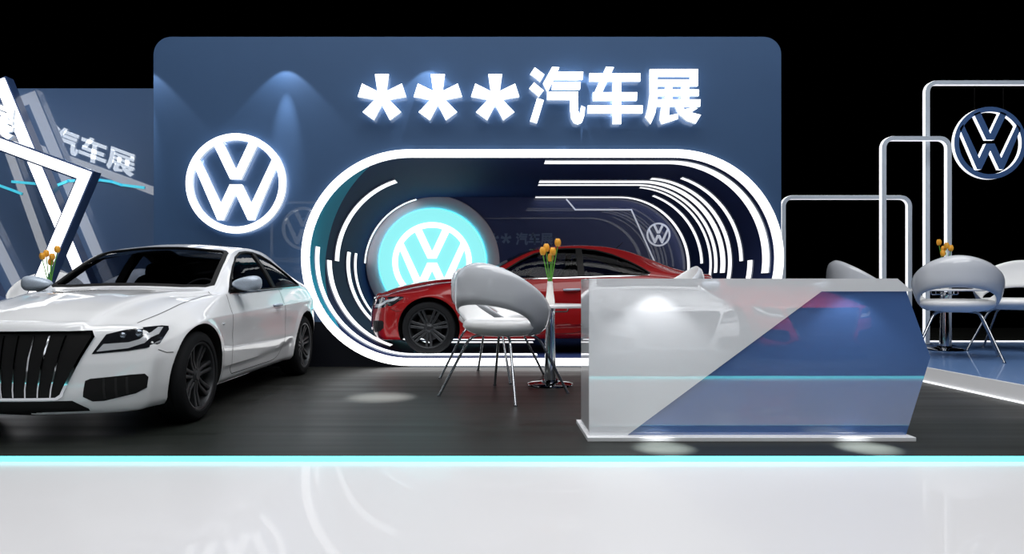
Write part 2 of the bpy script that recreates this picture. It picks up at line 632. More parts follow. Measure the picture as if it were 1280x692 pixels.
# ------------------------------------------------------------------ lettering (outlines in a 1280x453 view of the frame, 5.333 times)
CH_QI = [[(98, 17), (167, 68), (135, 122), (63, 68)], [(93, 117), (162, 175), (125, 222), (57, 163)], [(112, 222), (163, 238), (115, 397), (63, 382)],
         [(213, 15), (268, 18), (192, 178), (178, 185), (150, 128)], [(235, 48), (425, 48), (420, 106), (218, 106)], [(215, 116), (408, 116), (403, 171), (208, 171)],
         [(178, 182), (390, 182), (390, 242), (178, 242)],
         [(332, 240), (390, 240), (391, 310), (399, 330), (407, 272), (438, 286), (432, 345), (415, 392), (385, 405), (355, 394), (338, 360), (332, 310)]]
CH_CHE = [[(460, 58), (806, 58), (806, 118), (460, 118)], [(572, 14), (632, 18), (551, 190), (484, 208)], [(484, 184), (785, 184), (782, 246), (484, 246)],
          [(615, 116), (678, 116), (678, 402), (615, 402)], [(448, 272), (822, 272), (820, 331), (448, 331)]]
CH_ZHAN = [[(862, 30), (1190, 30), (1190, 84), (862, 84)], [(862, 80), (920, 80), (920, 240), (905, 330), (872, 405), (832, 356), (850, 290), (862, 200)],
           [(1132, 80), (1190, 80), (1190, 104), (1132, 104)], [(918, 101), (1190, 101), (1190, 149), (918, 149)], [(918, 166), (1197, 166), (1195, 215), (918, 215)],
           [(966, 148), (1020, 148), (1020, 236), (966, 236)], [(1074, 148), (1130, 148), (1130, 236), (1074, 236)], [(912, 232), (1207, 232), (1204, 286), (908, 286)],
           [(940, 284), (1000, 284), (998, 338), (1056, 326), (1056, 368), (944, 404), (928, 372)],
           [(1030, 284), (1090, 284), (1098, 298), (1150, 284), (1194, 292), (1148, 320), (1212, 336), (1172, 401), (1110, 380), (1062, 340)]]


def star_polys():
    out = []
    for k in range(5):
        a = PI / 2 + 2 * PI * k / 5
        c, s = math.cos(a), math.sin(a)
        q = [(-0.02, 0.155), (1.0, 0.30), (1.0, -0.30), (-0.02, -0.155)]
        out.append([(x * c - y * s, x * s + y * c) for x, y in q])
    return out


def letter(name, polys, to_front, to_back, mats, label, cat, group, back=True, shrink=0.0):
    bm = bmesh.new()
    for p in polys:
        p = inset(p, shrink)
        add_prism(bm, [p], to_front, to_back, 0, 1, 2 if back else 1)
    return tag(obj(name, bm, mats), label, cat, group)


LY0, LY1 = 8.395, 8.44
SG = 'glowing characters on the navy wall'
SM = [M_sign, M_sign_side, M_sign_back]
for (px, py), lab in zip([(477.3, 121.5), (547.3, 121.5), (619, 121.5)], ['leftmost glowing white asterisk on the navy wall, first in the sign line', 'middle glowing white asterisk of the three in the wall sign', 'right glowing white asterisk, next to the first big character of the wall sign']):
    letter('sign_asterisk', star_polys(), lambda x, z: tuple(P(px + x * 29, py - z * 29, LY0)), lambda x, z: (P(px + x * 29, py - z * 29, LY0).x, LY1, P(px + x * 29, py - z * 29, LY0).z), SM, lab, 'sign', SG)
SHR = 3.2
for ch, lab in ((CH_QI, 'first big glowing Chinese character after the asterisks on the wall'), (CH_CHE, 'middle glowing Chinese character of the wall sign, with two long crossbars'), (CH_ZHAN, 'last glowing Chinese character at the right end of the wall sign')):
    letter('sign_character', ch, lambda x, z: tuple(P(650 + x / 5.333, 80 + z / 5.333, LY0)), lambda x, z: (P(650 + x / 5.333, 80 + z / 5.333, LY0).x, LY1, P(650 + x / 5.333, 80 + z / 5.333, LY0).z), SM, lab, 'sign', SG, True, SHR)

# reflected sign lettering, modelled as raised grey characters on the tunnel end wall
SGS = 'sign reflections modelled on the tunnel end wall'
for px, lab in ((617, 'reflection of the first asterisk, modelled on the tunnel end wall beside the cyan disc'), (632.5, 'reflection of the second asterisk, modelled on the tunnel end wall, before the character reflections')):
    letter('asterisk_reflection', star_polys(), lambda x, z: tuple(P(px + x * 6.5, 298 - z * 6.5, TUN - 0.012)), lambda x, z: tuple(P(px + x * 6.5, 298 - z * 6.5, TUN - 0.001)), [M_reflect_grey, M_reflect_grey], lab, 'sign', SGS, False)
for ch, lab in ((CH_QI, 'reflection of the first Chinese character, modelled on the tunnel end wall above the red car'), (CH_CHE, 'reflection of the middle Chinese character, modelled on the tunnel end wall above the red car'), (CH_ZHAN, 'reflection of the last Chinese character, modelled on the tunnel end wall, behind the yellow tulips')):
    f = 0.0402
    letter('character_reflection', ch, lambda x, z: tuple(P(642.5 + x * f, 290 + z * f, TUN - 0.012)), lambda x, z: tuple(P(642.5 + x * f, 290 + z * f, TUN - 0.001)), [M_reflect_grey, M_reflect_grey], lab, 'sign', SGS, False)

# ------------------------------------------------------------------ left wall and tilted light frames
LW = 10.0
bm = bmesh.new()
add_box(bm, (-9.6, LW, 0), (P(190, 0, LW).x + 0.35, LW + 0.2, P(0, 110.5, LW).z))
struct(obj('wall_left', bm, M_wall_left))
wall_line('cyan_line', [(0, 232), (14, 237), (27, 242)], LW, 0.038, 0.015, M_cyan_thin, 'short cyan light line sloping at the left edge of the left wall', 'light')
wall_line('cyan_line', [(16, 227), (60, 231), (71, 232), (86, 226), (125, 225), (140, 227), (152, 231), (180, 234.5)], LW, 0.038, 0.015, M_cyan_thin, 'long wavy cyan light line across the left wall behind the frames', 'light')


def bar_frame(pts, Y, w, depth, label):
    """Closed tilted frame of navy channel with a white light face front and back; pts in pixels."""
    pw = [P(*p, Y) for p in pts]
    n = len(pw)
    q2 = [(p.x, p.z) for p in pw]

    def offset(d):
        out = []
        for i in range(n):
            a, b, c2 = Vector(q2[i - 1]), Vector(q2[i]), Vector(q2[(i + 1) % n])
            d1, d2 = (b - a).normalized(), (c2 - b).normalized()
            n1, n2 = Vector((-d1.y, d1.x)), Vector((-d2.y, d2.x))
            bis = (n1 + n2).normalized()
            out.append(tuple(b + bis * d / max(0.3, bis.dot(n1))))
        return out
    area = sum(q2[i][0] * q2[(i + 1) % n][1] - q2[(i + 1) % n][0] * q2[i][1] for i in range(n))
    sg = -1 if area > 0 else 1      # outward direction
    t = thing('leaning_lightbox', label, 'light', (pw[0].x, Y, 0), 0)
    t.location = (pw[1].x, Y, 0.0)
    base = Vector(t.location)
    bm = bmesh.new()
    mk = lambda yy: (lambda x, z: (x - base.x, yy, z))
    add_prism(bm, [offset(sg * (w / 2 + 0.02)), offset(-sg * (w / 2 + 0.02))], mk(0), mk(depth))
    obj('channel', bm, M_frame_navy, t)
    for y0, y1 in ((-0.012, 0.004), (depth - 0.004, depth + 0.012)):
        bm = bmesh.new()
        add_prism(bm, [offset(sg * w / 2), offset(-sg * w / 2)], mk(y0), mk(y1))
        obj('diffuser', bm, M_ring, t)
    return t


bar_frame([(-118, 152), (2, 106), (124, 398), (108, 440), (20, 432)], 9.6, 0.155, 0.16, 'tilted glowing frame leaning at the back, with long bar crossing down behind')
bar_frame([(-200, 106), (106, 219), (30, 398), (-120, 330)], 8.5, 0.135, 0.16, 'tilted glowing frame in front with sharp right corner, behind the white bonnet')
# lettering standing on the upper beam of the front frame
ang = math.atan2(219 - 106, 306)
ca, sa_ = math.cos(ang), math.sin(ang)
for ch, lab in ((CH_QI, 'first white character on the tilted beam, mirrored faintly in the left wall'), (CH_CHE, 'second white character on the tilted beam, mirrored between the frames'), (CH_ZHAN, 'last white character on the tilted beam at the left picture edge')):
    def put(x, z, yy):
        u, v = (x - 1210) * .130, -(405 - z) * .103 - 8.5
        return P(11 + u * ca - v * sa_ * 0.4, 184.5 + u * sa_ + v, 8.5) + Vector((0, yy, 0))
    letter('beam_character', ch, lambda x, z: tuple(put(x, z, 0.03)), lambda x, z: tuple(put(x, z, 0.07)), SM, lab, 'sign', 'characters on the tilted beam')

# ------------------------------------------------------------------ blue platform on the right, portals, hanging emblem
PX0, PZ = 4.56, 0.15
bm = bmesh.new()
add_box(bm, (PX0, EDGE_Y + 0.1, 0.0), (14.5, 10.5, PZ))
struct(obj('floor_platform', bm, M_blue_floor))
bm = bmesh.new()
add_prism(bm, [[(PX0 - 0.012, 0.0), (PX0, PZ + 0.004), (PX0 + 0.03, PZ + 0.004), (PX0 + 0.001, 0.0)]], lambda x, z: (x, EDGE_Y + 0.08, z), lambda x, z: (x, 10.52, z))
tag(obj('platform_kerb', bm, M_kerb), 'white kerb edging the left side of the blue platform', 'kerb')
bm = bmesh.new()
add_box(bm, (PX0 - 0.026, EDGE_Y + 0.08, 0.0), (PX0 - 0.012, 10.52, 0.012))
tag(obj('kerb_light', bm, M_tube), 'thin white light line at the foot of the platform kerb', 'light')
bm = bmesh.new()
add_box(bm, (PX0, 10.5, 0.0), (14.5, 10.53, PZ + 0.015))
tag(obj('platform_edge_light', bm, M_tube), 'white light line along the back edge of the blue platform', 'light')


def portal(x0, x1, zt, Y, zb, label, r=0.17, w=0.062):
    bm = bmesh.new()

    def arch(d):
        a, b, c2, rr = x0 + d, x1 - d, zt - d, r - d
        L = [(a, zb)]
        L += [(a + rr - rr * math.cos(i * PI / 16), c2 - rr + rr * math.sin(i * PI / 16)) for i in range(9)]
        L += [(b - rr + rr * math.sin(i * PI / 16), c2 - rr + rr * math.cos(i * PI / 16)) for i in range(9)]
        L.append((b, zb))
        return L
    loop = arch(0) + arch(w)[::-1]
    t = thing('light_portal', label, 'frame', ((x0 + x1) / 2, Y, zb), 0, 'white tube portals on the right platform')
    cx = (x0 + x1) / 2
    add_prism(bm, [loop], lambda x, z: (x - cx, 0.0, z - zb), lambda x, z: (x - cx, 0.06, z - zb), 0, 0)
    obj('light_tube', bm, M_tube, t, smooth=35)
    bm = bmesh.new()
    loop2 = arch(0.004) + arch(w - 0.004)[::-1]
    add_prism(bm, [loop2], lambda x, z: (x - cx, -0.018, z - zb), lambda x, z: (x - cx, 0.001, z - zb), 0, 0)
    obj('front_profile', bm, M_tube_face, t, smooth=35)
    for x in (x0 + w / 2, x1 - w / 2):
        bm = bmesh.new()
        add_box(bm, (x - cx - 0.07, -0.06, 0), (x - cx + 0.07, 0.1, 0.012), 0.003)
        obj('foot_plate', bm, M_chrome, t)
    return t


a, b = P(977, 244, 10.7), P(1139.5, 244, 10.7)
portal(a.x, b.x, a.z, 10.7, 0.0, 'low wide white tube portal beside the navy wall')
a, b = P(1102, 170, 9.75), P(1189, 170, 9.75)
portal(a.x, b.x, a.z, 9.75, PZ, 'narrow middle-height white tube portal behind the round table')
a, b = P(1156.5, 100.5, 9.95), P(1420, 100.5, 9.95)
portal(a.x, b.x, a.z, 9.95, PZ, 'tallest white tube portal at the right edge holding the navy emblem')
c = P(1236, 179, 9.98)
he = thing('hanging_emblem', 'navy round emblem with white lit edges hanging in the tall portal', 'emblem', (c.x, 9.98, c.z))
rr = 45 / F * 9.98
emblem('emblem', 0, 0, rr, -0.03, 0.03, M_emblem_blue, M_tube, he)
for s in (-0.4, 0.4):
    bm = bmesh.new()
    z0 = rr * math.sqrt(1 - s * s) - 0.01
    add_tube(bm, [(s * rr, 0, z0), (s * rr, 0, a.z - 0.055 - c.z)], 0.002, 6)
    obj('wire', bm, M_black, he)

pt = portal(-6.35, -4.45, 3.45, -2.6, 0.0, 'white portal on the opposite stand, mirrored faintly in the navy wall')
he2 = thing('hanging_emblem', 'white round emblem mirrored faintly in the navy wall, left of the glowing ring', 'emblem', (-5.4, -2.57, 2.67))
emblem('emblem', 0, 0, 0.62, -0.03, 0.03, M_sign, M_sign, he2)
for s in (-0.4, 0.4):
    bm = bmesh.new()
    z0 = 0.62 * math.sqrt(1 - s * s) - 0.01
    add_tube(bm, [(s * 0.62, 0, z0), (s * 0.62, 0, 3.40 - 2.67)], 0.002, 6)
    obj('wire', bm, M_black, he2)

# ------------------------------------------------------------------ reception counter
CY0, CY1 = 4.45, 4.84


def cpx(px, py, Y=CY0):
    p = P(px, py, Y)
    return (p.x, p.z)


ct = thing('reception_counter', 'glossy white and blue angular reception counter on the dark stage', 'counter', (1.7, 4.6, 0))
o0 = Vector((1.7, 4.6, 0))
L = lambda y: (lambda x, z: (x - o0.x, y - o0.y, z))
z0 = 0.028
xl = cpx(737, 0)[0]
blue = [(xl, z0), (cpx(1134, 0)[0], z0), cpx(1164.5, 446), cpx(1134, 363), (xl, cpx(0, 349)[1])]
bm = bmesh.new()
add_prism(bm, [blue], L(CY0 + 0.012), L(CY1))
tag(obj('body', bm, M_counter_blue, ct), 'blue counter body')
white = [(xl - 0.003, z0), (cpx(784, 0)[0], z0), cpx(1027, 364), cpx(1139, 364), cpx(1139, 362.5), cpx(1122, 348), (xl - 0.003, cpx(0, 348)[1])]
bm = bmesh.new()
add_prism(bm, [white], L(CY0), L(CY0 + 0.012))
tag(obj('front_panel', bm, M_counter_white, ct), 'white front panel with slanted edge')
bm = bmesh.new()
ztop = cpx(0, 348)[1]
add_prism(bm, [[(xl - 0.003, ztop - 0.03), (xl - 0.003, ztop), (cpx(1122, 0)[0], ztop), (cpx(1139, 0)[0], ztop - 0.077), (cpx(1134, 0)[0], ztop - 0.084), (cpx(1122, 0)[0], ztop - 0.03)]], L(CY0 + 0.012), L(CY1 + 0.01))
obj('worktop', bm, M_counter_white, ct)
bm = bmesh.new()
add_prism(bm, [[(xl - 0.004, z0), (xl + 0.0, z0), (xl + 0.0, ztop - 0.03), (xl - 0.004, ztop - 0.03)]], L(CY0 + 0.012), L(CY1))
tag(obj('side_panel', bm, M_counter_white, ct), 'white side panel')
bm = bmesh.new()
xr = cpx(1134, 0)[0]
add_box(bm, (0.622 - o0.x, 4.385 - o0.y, 0.0), (2.742 - o0.x, 4.98 - o0.y, 0.028), 0.004)
obj('plinth', bm, M_plinth, ct)


# ------------------------------------------------------------------ coupe car
zb_f = pchip([(0, .2), (.12, .175), (.4, .18), (1.3, .19), (3.1, .20), (3.9, .26), (4.5, .36)])
zc_f = pchip([(.12, .775), (.3, .85), (.6, .915), (.9, .952), (1.2, .974), (1.43, .99), (1.6, 1.085), (1.8, 1.205), (2.0, 1.305), (2.2, 1.372), (2.5, 1.417), (2.8, 1.428), (3.05, 1.418), (3.39, 1.362), (3.72, 1.25), (4.0, 1.14), (4.2, 1.07), (4.35, 1.045), (4.5, 1.03)])
ys_f = pchip([(.12, .74), (.3, .775), (.7, .80), (1.1, .81), (1.5, .825), (2.5, .83), (3.3, .84), (3.8, .83), (4.2, .79), (4.5, .73)])
zs_f = pchip([(.12, .725), (.3, .76), (.7, .81), (1.1, .87), (1.5, .918), (1.8, .93), (2.5, .96), (3.3, .985), (3.7, 1.0), (4.1, .995), (4.5, .96)])
yr_f = pchip([(.12, .48), (.7, .50), (1.1, .58), (1.4, .71), (1.5, .735), (1.6, .73), (1.8, .70), (2.0, .668), (2.2, .632), (2.5, .595), (2.8, .585), (3.1, .585), (3.4, .60), (3.72, .625), (4.0, .64), (4.25, .64), (4.5, .58)])
zr_f = pchip([(.12, .757), (.3, .82), (.7, .893), (1.1, .938), (1.4, .948), (1.5, .958), (1.6, .995), (1.8, 1.108), (2.0, 1.217), (2.2, 1.30), (2.5, 1.355), (2.8, 1.37), (3.1, 1.357), (3.4, 1.30), (3.72, 1.185), (4.0, 1.085), (4.25, 1.03), (4.5, 1.0)])
zt_f = pchip([(.12, .60), (.5, .69), (1.0, .745), (1.8, .78), (3.0, .815), (4.0, .845), (4.5, .82)])
W_f = pchip([(.12, .83), (.3, .87), (.6, .905), (.9, .917), (1.3, .912), (2.2, .902), (3.0, .91), (3.6, .922), (4.1, .905), (4.5, .84)])
WX_F, WX_R, WR = 0.87, 3.62, 0.335
XN, XT = 0.12, 4.50


def section(x):
    zb, zc, ys, zs, yr, zr, zt, W = (f(x) for f in (zb_f, zc_f, ys_f, zs_f, yr_f, zr_f, zt_f, W_f))
    z5 = min(.60, zt - .085)
    z3 = zb + .11
    pts = [(0, zb), (W * .45, zb), (W * .84, zb), (W * .935, zb + .03), (W * .965, z3), (W * .988, (z3 + z5) / 2 + .01), (W, z5), (W * .992, zt - .02), (W * .975, zt + .025), (ys, zs),
           ((ys + yr) / 2 + .014, (zs + zr) / 2 + .004), (yr + 0.006, zr - 0.012), (yr - .05, zr + .013 + (zc - zr) * .12), (yr * .60, zr + (zc - zr) * .66), (yr * .28, zr + (zc - zr) * .94), (0, zc)]
    return catmull(pts, 6)


def warp(x, y, z, nose, tail):
    ay = abs(y)
    if nose > 0:
        x += nose * (0.29 * (ay / .88) ** 2.4 + .26 * max(0, z - .50) ** 1.25 + 0.25 * max(0, .33 - z))
    if tail > 0:
        x -= tail * (0.20 * (ay / .88) ** 2.6 + .10 * max(0, .55 - z))
    # wheel arch flares and the crease along the sill
    for wx in (WX_F, WX_R):
        r = math.hypot(x - wx, z - WR)
        if ay > .6 and z < .86:
            y += math.copysign(.013 * math.exp(-((r - .395) / .04) ** 2), y)
    if 1.25 < x < 3.25 and ay > .7 and .2 < z < .6:
        zl = .335 + .045 * max(0, (x - 2.0)) + .10 * max(0, x - 2.75)
        y -= math.copysign(.016 * (1 - sstep(zl - .012, zl + .012, z)) * sstep(1.25, 1.4, x) * (1 - sstep(3.1, 3.25, x)), y)
    # shallow hollow along the door
    if 1.1 < x < 3.4 and ay > .7:
        y -= math.copysign(.010 * math.exp(-((z - .60) / .07) ** 2) * sstep(1.1, 1.5, x) * (1 - sstep(3.0, 3.4, x)), y)
    return (x, y, z)


def body_solid():
    st = []
    NC = 14
    for i in range(NC):
        th = PI / 2 * ((i + .35) / NC) ** 1.6
        f = math.sin(th) ** .36
        st.append((XN, f, -.085 * math.cos(th) ** .36, 1.0, 0.0))
    x = XN
    while x < XT + 1e-6:
        st.append((x, 1.0, 0.0, 1 - sstep(XN, 1.0, x), sstep(3.7, XT, x)))
        x += 0.0219
    for i in range(NC - 1, -1, -1):
        th = PI / 2 * (i + .35) / NC
        f = math.sin(th) ** .55
        st.append((XT, f, .12 * math.cos(th) ** .55, 0.0, 1.0))
    bm = bmesh.new()
    rows = []
    for (x, f, dx, nose, tail) in st:
        sec = section(x)
        zm = .47 if x < 1 else .66
        full = sec + [(-y, z) for y, z in sec[-2:0:-1]]
        rows.append([bm.verts.new(warp(x + dx, y * f, zm + (z - zm) * f, nose, tail)) for y, z in full])
    n = len(rows[0])
    for A, B in zip(rows, rows[1:]):
        for k in range(n):
            bm.faces.new((A[k], B[k], B[(k + 1) % n], A[(k + 1) % n]))
    for R_, fl_ in ((rows[0], False), (rows[-1], True)):
        c = Vector((0, 0, 0))
        for v in R_:
            c += v.co
        cv = bm.verts.new(c / n)
        for k in range(n):
            bm.faces.new((R_[k], R_[(k + 1) % n], cv) if not fl_ else (R_[(k + 1) % n], R_[k], cv))
    bmesh.ops.recalc_face_normals(bm, faces=bm.faces[:])
    return bm


DLO_TOP = [(1.72, .985), (1.86, 1.075), (2.02, 1.175), (2.2, 1.265), (2.4, 1.318), (2.6, 1.337), (2.8, 1.337), (3.0, 1.315), (3.2, 1.26), (3.4, 1.175), (3.56, 1.085), (3.64, 1.032)]
DLO_BOT = lambda x: .958 + (x - 1.66) * .0305
WIN_FRONT = [(1.66, .958)] + DLO_TOP[:6] + [(2.74, 1.338), (2.75, DLO_BOT(2.75))]
WIN_REAR = [(2.83, DLO_BOT(2.83)), (2.82, 1.335)] + catmull(DLO_TOP[7:], 4) + [(3.63, DLO_BOT(3.63) + .004)]
WSH = [(1.47, 0)]
WIND = [(1.49, -.0), (1.495, .25), (1.512, .48), (1.545, .645), (1.60, .69), (1.8, .655), (2.0, .622), (2.17, .585), (2.235, .54), (2.215, .3), (2.205, 0)]
WIND = WIND + [(x, -y) for x, y in WIND[-2:0:-1]]
BACKL = [(3.47, 0), (3.475, .3), (3.50, .53), (3.6, .565), (3.8, .585), (3.98, .585), (4.05, .50), (4.09, .25), (4.10, 0)]
BACKL = BACKL + [(x, -y) for x, y in BACKL[-2:0:-1]]


def cut(target, bms):
    for bmc in bms:
        bmesh.ops.recalc_face_normals(bmc, faces=bmc.faces[:])
        me = bpy.data.meshes.new('cutter')
        bmc.to_mesh(me)
        bmc.free()
        me.materials.append(M_inner)
        c = bpy.data.objects.new('cutter', me)
        COL.objects.link(c)
        md = target.modifiers.new('cut', 'BOOLEAN')
        md.operation = 'DIFFERENCE'
        md.solver = 'EXACT'
        md.object = c
        try:
            md.material_mode = 'TRANSFER'
        except Exception:
            pass
        dg = bpy.context.evaluated_depsgraph_get()
        nm = bpy.data.meshes.new_from_object(target.evaluated_get(dg))
        target.modifiers.clear()
        target.data = nm
        bpy.data.objects.remove(c)
    return target


def project_patch(bvh, poly, axis, off, skirt, name, m, parent, grid=0.03, side=1, loc=None, loops=None):
    """A panel with the given 2D outline laid on the body: axis 'x' uses (y,z), 'y' uses (x,z), 'z' uses (x,y)."""
    bm = bmesh.new()
    lps = loops if loops else [poly]
    flat = [p for l in lps for p in l]
    vs = [bm.verts.new((p[0], p[1], 0)) for p in flat]
    for t in tessellate_polygon([[Vector((p[0], p[1], 0)) for p in l] for l in lps]):
        try:
            bm.faces.new([vs[i] for i in t])
        except ValueError:
            pass
    for ax in (0, 1):
        lo = min(p[ax] for p in flat)
        hi = max(p[ax] for p in flat)
        g = lo + grid
        while g < hi:
            co = Vector((g, 0, 0)) if ax == 0 else Vector((0, g, 0))
            no = Vector((1, 0, 0)) if ax == 0 else Vector((0, 1, 0))
            bmesh.ops.bisect_plane(bm, geom=bm.verts[:] + bm.edges[:] + bm.faces[:], plane_co=co, plane_no=no)
            g += grid
    bad = []
    nrm = {}
    for v in bm.verts:
        u, w = v.co.x, v.co.y
        if axis == 'x':
            o, d = Vector((-1, u, w)), Vector((1, 0, 0))
        elif axis == 'y':
            o, d = Vector((u, 2 * side, w)), Vector((0, -side, 0))
        else:
            o, d = Vector((u, w, 3)), Vector((0, 0, -1))
        h = bvh.ray_cast(o, d)
        if h[0] is None:
            bad.append(v)
            continue
        n = h[1] if h[1].dot(d) < 0 else -h[1]
        nrm[v] = n
        v.co = h[0] + n * off
    if bad:
        bmesh.ops.delete(bm, geom=bad, context='VERTS')
    if skirt:
        es = [e for e in bm.edges if len(e.link_faces) == 1]
        m2 = {}
        for e in es:
            for v in e.verts:
                if v not in m2:
                    m2[v] = bm.verts.new(v.co - nrm[v] * skirt)
        for e in es:
            a, b = e.verts
            bm.faces.new((a, b, m2[b], m2[a]))
    return obj(name, bm, m, parent, smooth=40, loc=loc)


def ribbon_loop(pts, w, closed=False):
    """Outline of a thin band along a 2D polyline."""
    n = len(pts)
    L_, R_ = [], []
    for i in range(n):
        if closed:
            a, c = Vector(pts[i - 1]), Vector(pts[(i + 1) % n])
        else:
            a, c = Vector(pts[max(i - 1, 0)]), Vector(pts[min(i + 1, n - 1)])
        d = (c - a).normalized()
        nn = Vector((-d.y, d.x)) * w / 2
        L_.append(tuple(Vector(pts[i]) + nn))
        R_.append(tuple(Vector(pts[i]) - nn))
    if closed:
        return [L_, R_] if abs(sum(L_[i][0] * L_[(i + 1) % n][1] - L_[(i + 1) % n][0] * L_[i][1] for i in range(n))) > abs(sum(R_[i][0] * R_[(i + 1) % n][1] - R_[(i + 1) % n][0] * R_[i][1] for i in range(n))) else [R_, L_]
    return [L_ + R_[::-1]]


def superellipsoid(bm, c, r, e1=1.0, e2=1.0, nu=28, nv=16, fn=None, mi=0):
    sp = lambda v, e: math.copysign(abs(v) ** e, v)
    rows = []
    for j in range(nv + 1):
        ph = -PI / 2 + PI * j / nv
        row = []
        for i in range(nu):
            th = 2 * PI * i / nu
            p = Vector((r[0] * sp(math.cos(ph), e1) * sp(math.cos(th), e2), r[1] * sp(math.cos(ph), e1) * sp(math.sin(th), e2), r[2] * sp(math.sin(ph), e1)))
            if fn:
                p = fn(p)
            row.append(p + Vector(c))
        rows.append(row)
    bot, top = bm.verts.new(rows[0][0]), bm.verts.new(rows[-1][0])
    R_ = [[bm.verts.new(p) for p in row] for row in rows[1:-1]]
    for i in range(nu):
        i2 = (i + 1) % nu
        bm.faces.new((bot, R_[0][i2], R_[0][i])).material_index = mi
        bm.faces.new((top, R_[-1][i], R_[-1][i2])).material_index = mi
        for A, B in zip(R_, R_[1:]):
            bm.faces.new((A[i], A[i2], B[i2], B[i])).material_index = mi
    return bm


def make_wheel(parent, x, side, off):
    """Tyre with a seven double-spoke rim; side = +1 / -1 for the outer face direction."""
    y = side * .79
    bm = bmesh.new()
    w = .118
    prof = [(.250, -w + .012), (.262, -w), (.300, -w + .002), (.322, -w + .016), (.333, -w + .042)]
    for g in (-.05, -.012, .026):
        prof += [(.335, g), (.335, g + .008), (.327, g + .009), (.327, g + .017), (.335, g + .018)]
    prof += [(.333, w - .042), (.322, w - .016), (.300, w - .002), (.262, w), (.250, w - .012), (.250, -w + .012)]
    add_lathe(bm, prof, 72, 'y')
    wh = obj('wheel', bm, M_tyre, parent, smooth=35, loc=(x + off, y, WR))
    wh.rotation_euler = (0, 0, 0 if side > 0 else PI)
    bm = bmesh.new()
    add_lathe(bm, [(.251, .060), (.256, .105), (.250, .112), (.238, .108), (.232, .092), (.226, .04), (.215, -.10), (.205, -.105), (.222, .03), (.236, .05), (.251, .060)], 72, 'y')
    add_lathe(bm, [(0, .088), (.028, .090), (.036, .084), (.058, .078), (.064, .06), (.06, .02), (0, .02)], 40, 'y')
    for k in range(7):
        a = -PI / 2 + 2 * PI * k / 7
        u, v = Vector((math.cos(a), 0, math.sin(a))), Vector((-math.sin(a), 0, math.cos(a)))
        for s in (-1, 1):
            q = []
            for (r, o, hw, yy) in ((.045, .016, .012, .078), (.12, .021, .0135, .074), (.20, .0265, .016, .088), (.236, .029, .017, .096)):
                q.append([u * r + v * (s * o - hw) + Vector((0, yy - .004, 0)), u * r + v * (s * o - hw * .6) + Vector((0, yy, 0)), u * r + v * (s * o + hw * .6) + Vector((0, yy, 0)), u * r + v * (s * o + hw) + Vector((0, yy - .004, 0)),
                          u * r + v * (s * o + hw) + Vector((0, yy - .045, 0)), u * r + v * (s * o - hw) + Vector((0, yy - .045, 0))])
            V_ = [[bm.verts.new(p) for p in row] for row in q]
            for A, B in zip(V_, V_[1:]):
                for i in range(6):
                    bm.faces.new((A[i], A[(i + 1) % 6], B[(i + 1) % 6], B[i]))
            bm.faces.new(V_[0])
            bm.faces.new(V_[-1])
        # web joining the pair near the hub, with a lug bolt
        w0 = [u * .05 + v * -.022, u * .105 + v * -.022, u * .105 + v * .022, u * .05 + v * .022]
        A = [bm.verts.new(p + Vector((0, .066, 0))) for p in w0]
        B = [bm.verts.new(p + Vector((0, .03, 0))) for p in w0]
        bm.faces.new(A)
        bm.faces.new(B)
        for i in range(4):
            bm.faces.new((A[i], A[(i + 1) % 4], B[(i + 1) % 4], B[i]))
    for k in range(5):
        a = PI / 2 + 2 * PI * k / 5
        add_lathe(bm, [(0, .084), (.008, .084), (.009, .06)], 8, 'y', (.046 * math.cos(a), 0, .046 * math.sin(a)))
    tag(obj('rim', bm, M_rim, wh, smooth=35), 'anthracite rim with seven twin spokes')
    bm = bmesh.new()
    add_lathe(bm, [(0, .012), (.15, .012), (.16, .008), (.16, -.01), (0, -.01)], 48, 'y')
    add_box(bm, (-.15, -.02, -.09), (-.06, .022, .09), .01)
    obj('brake_disc', bm, M_disc_brake, wh, smooth=35)
    return wh


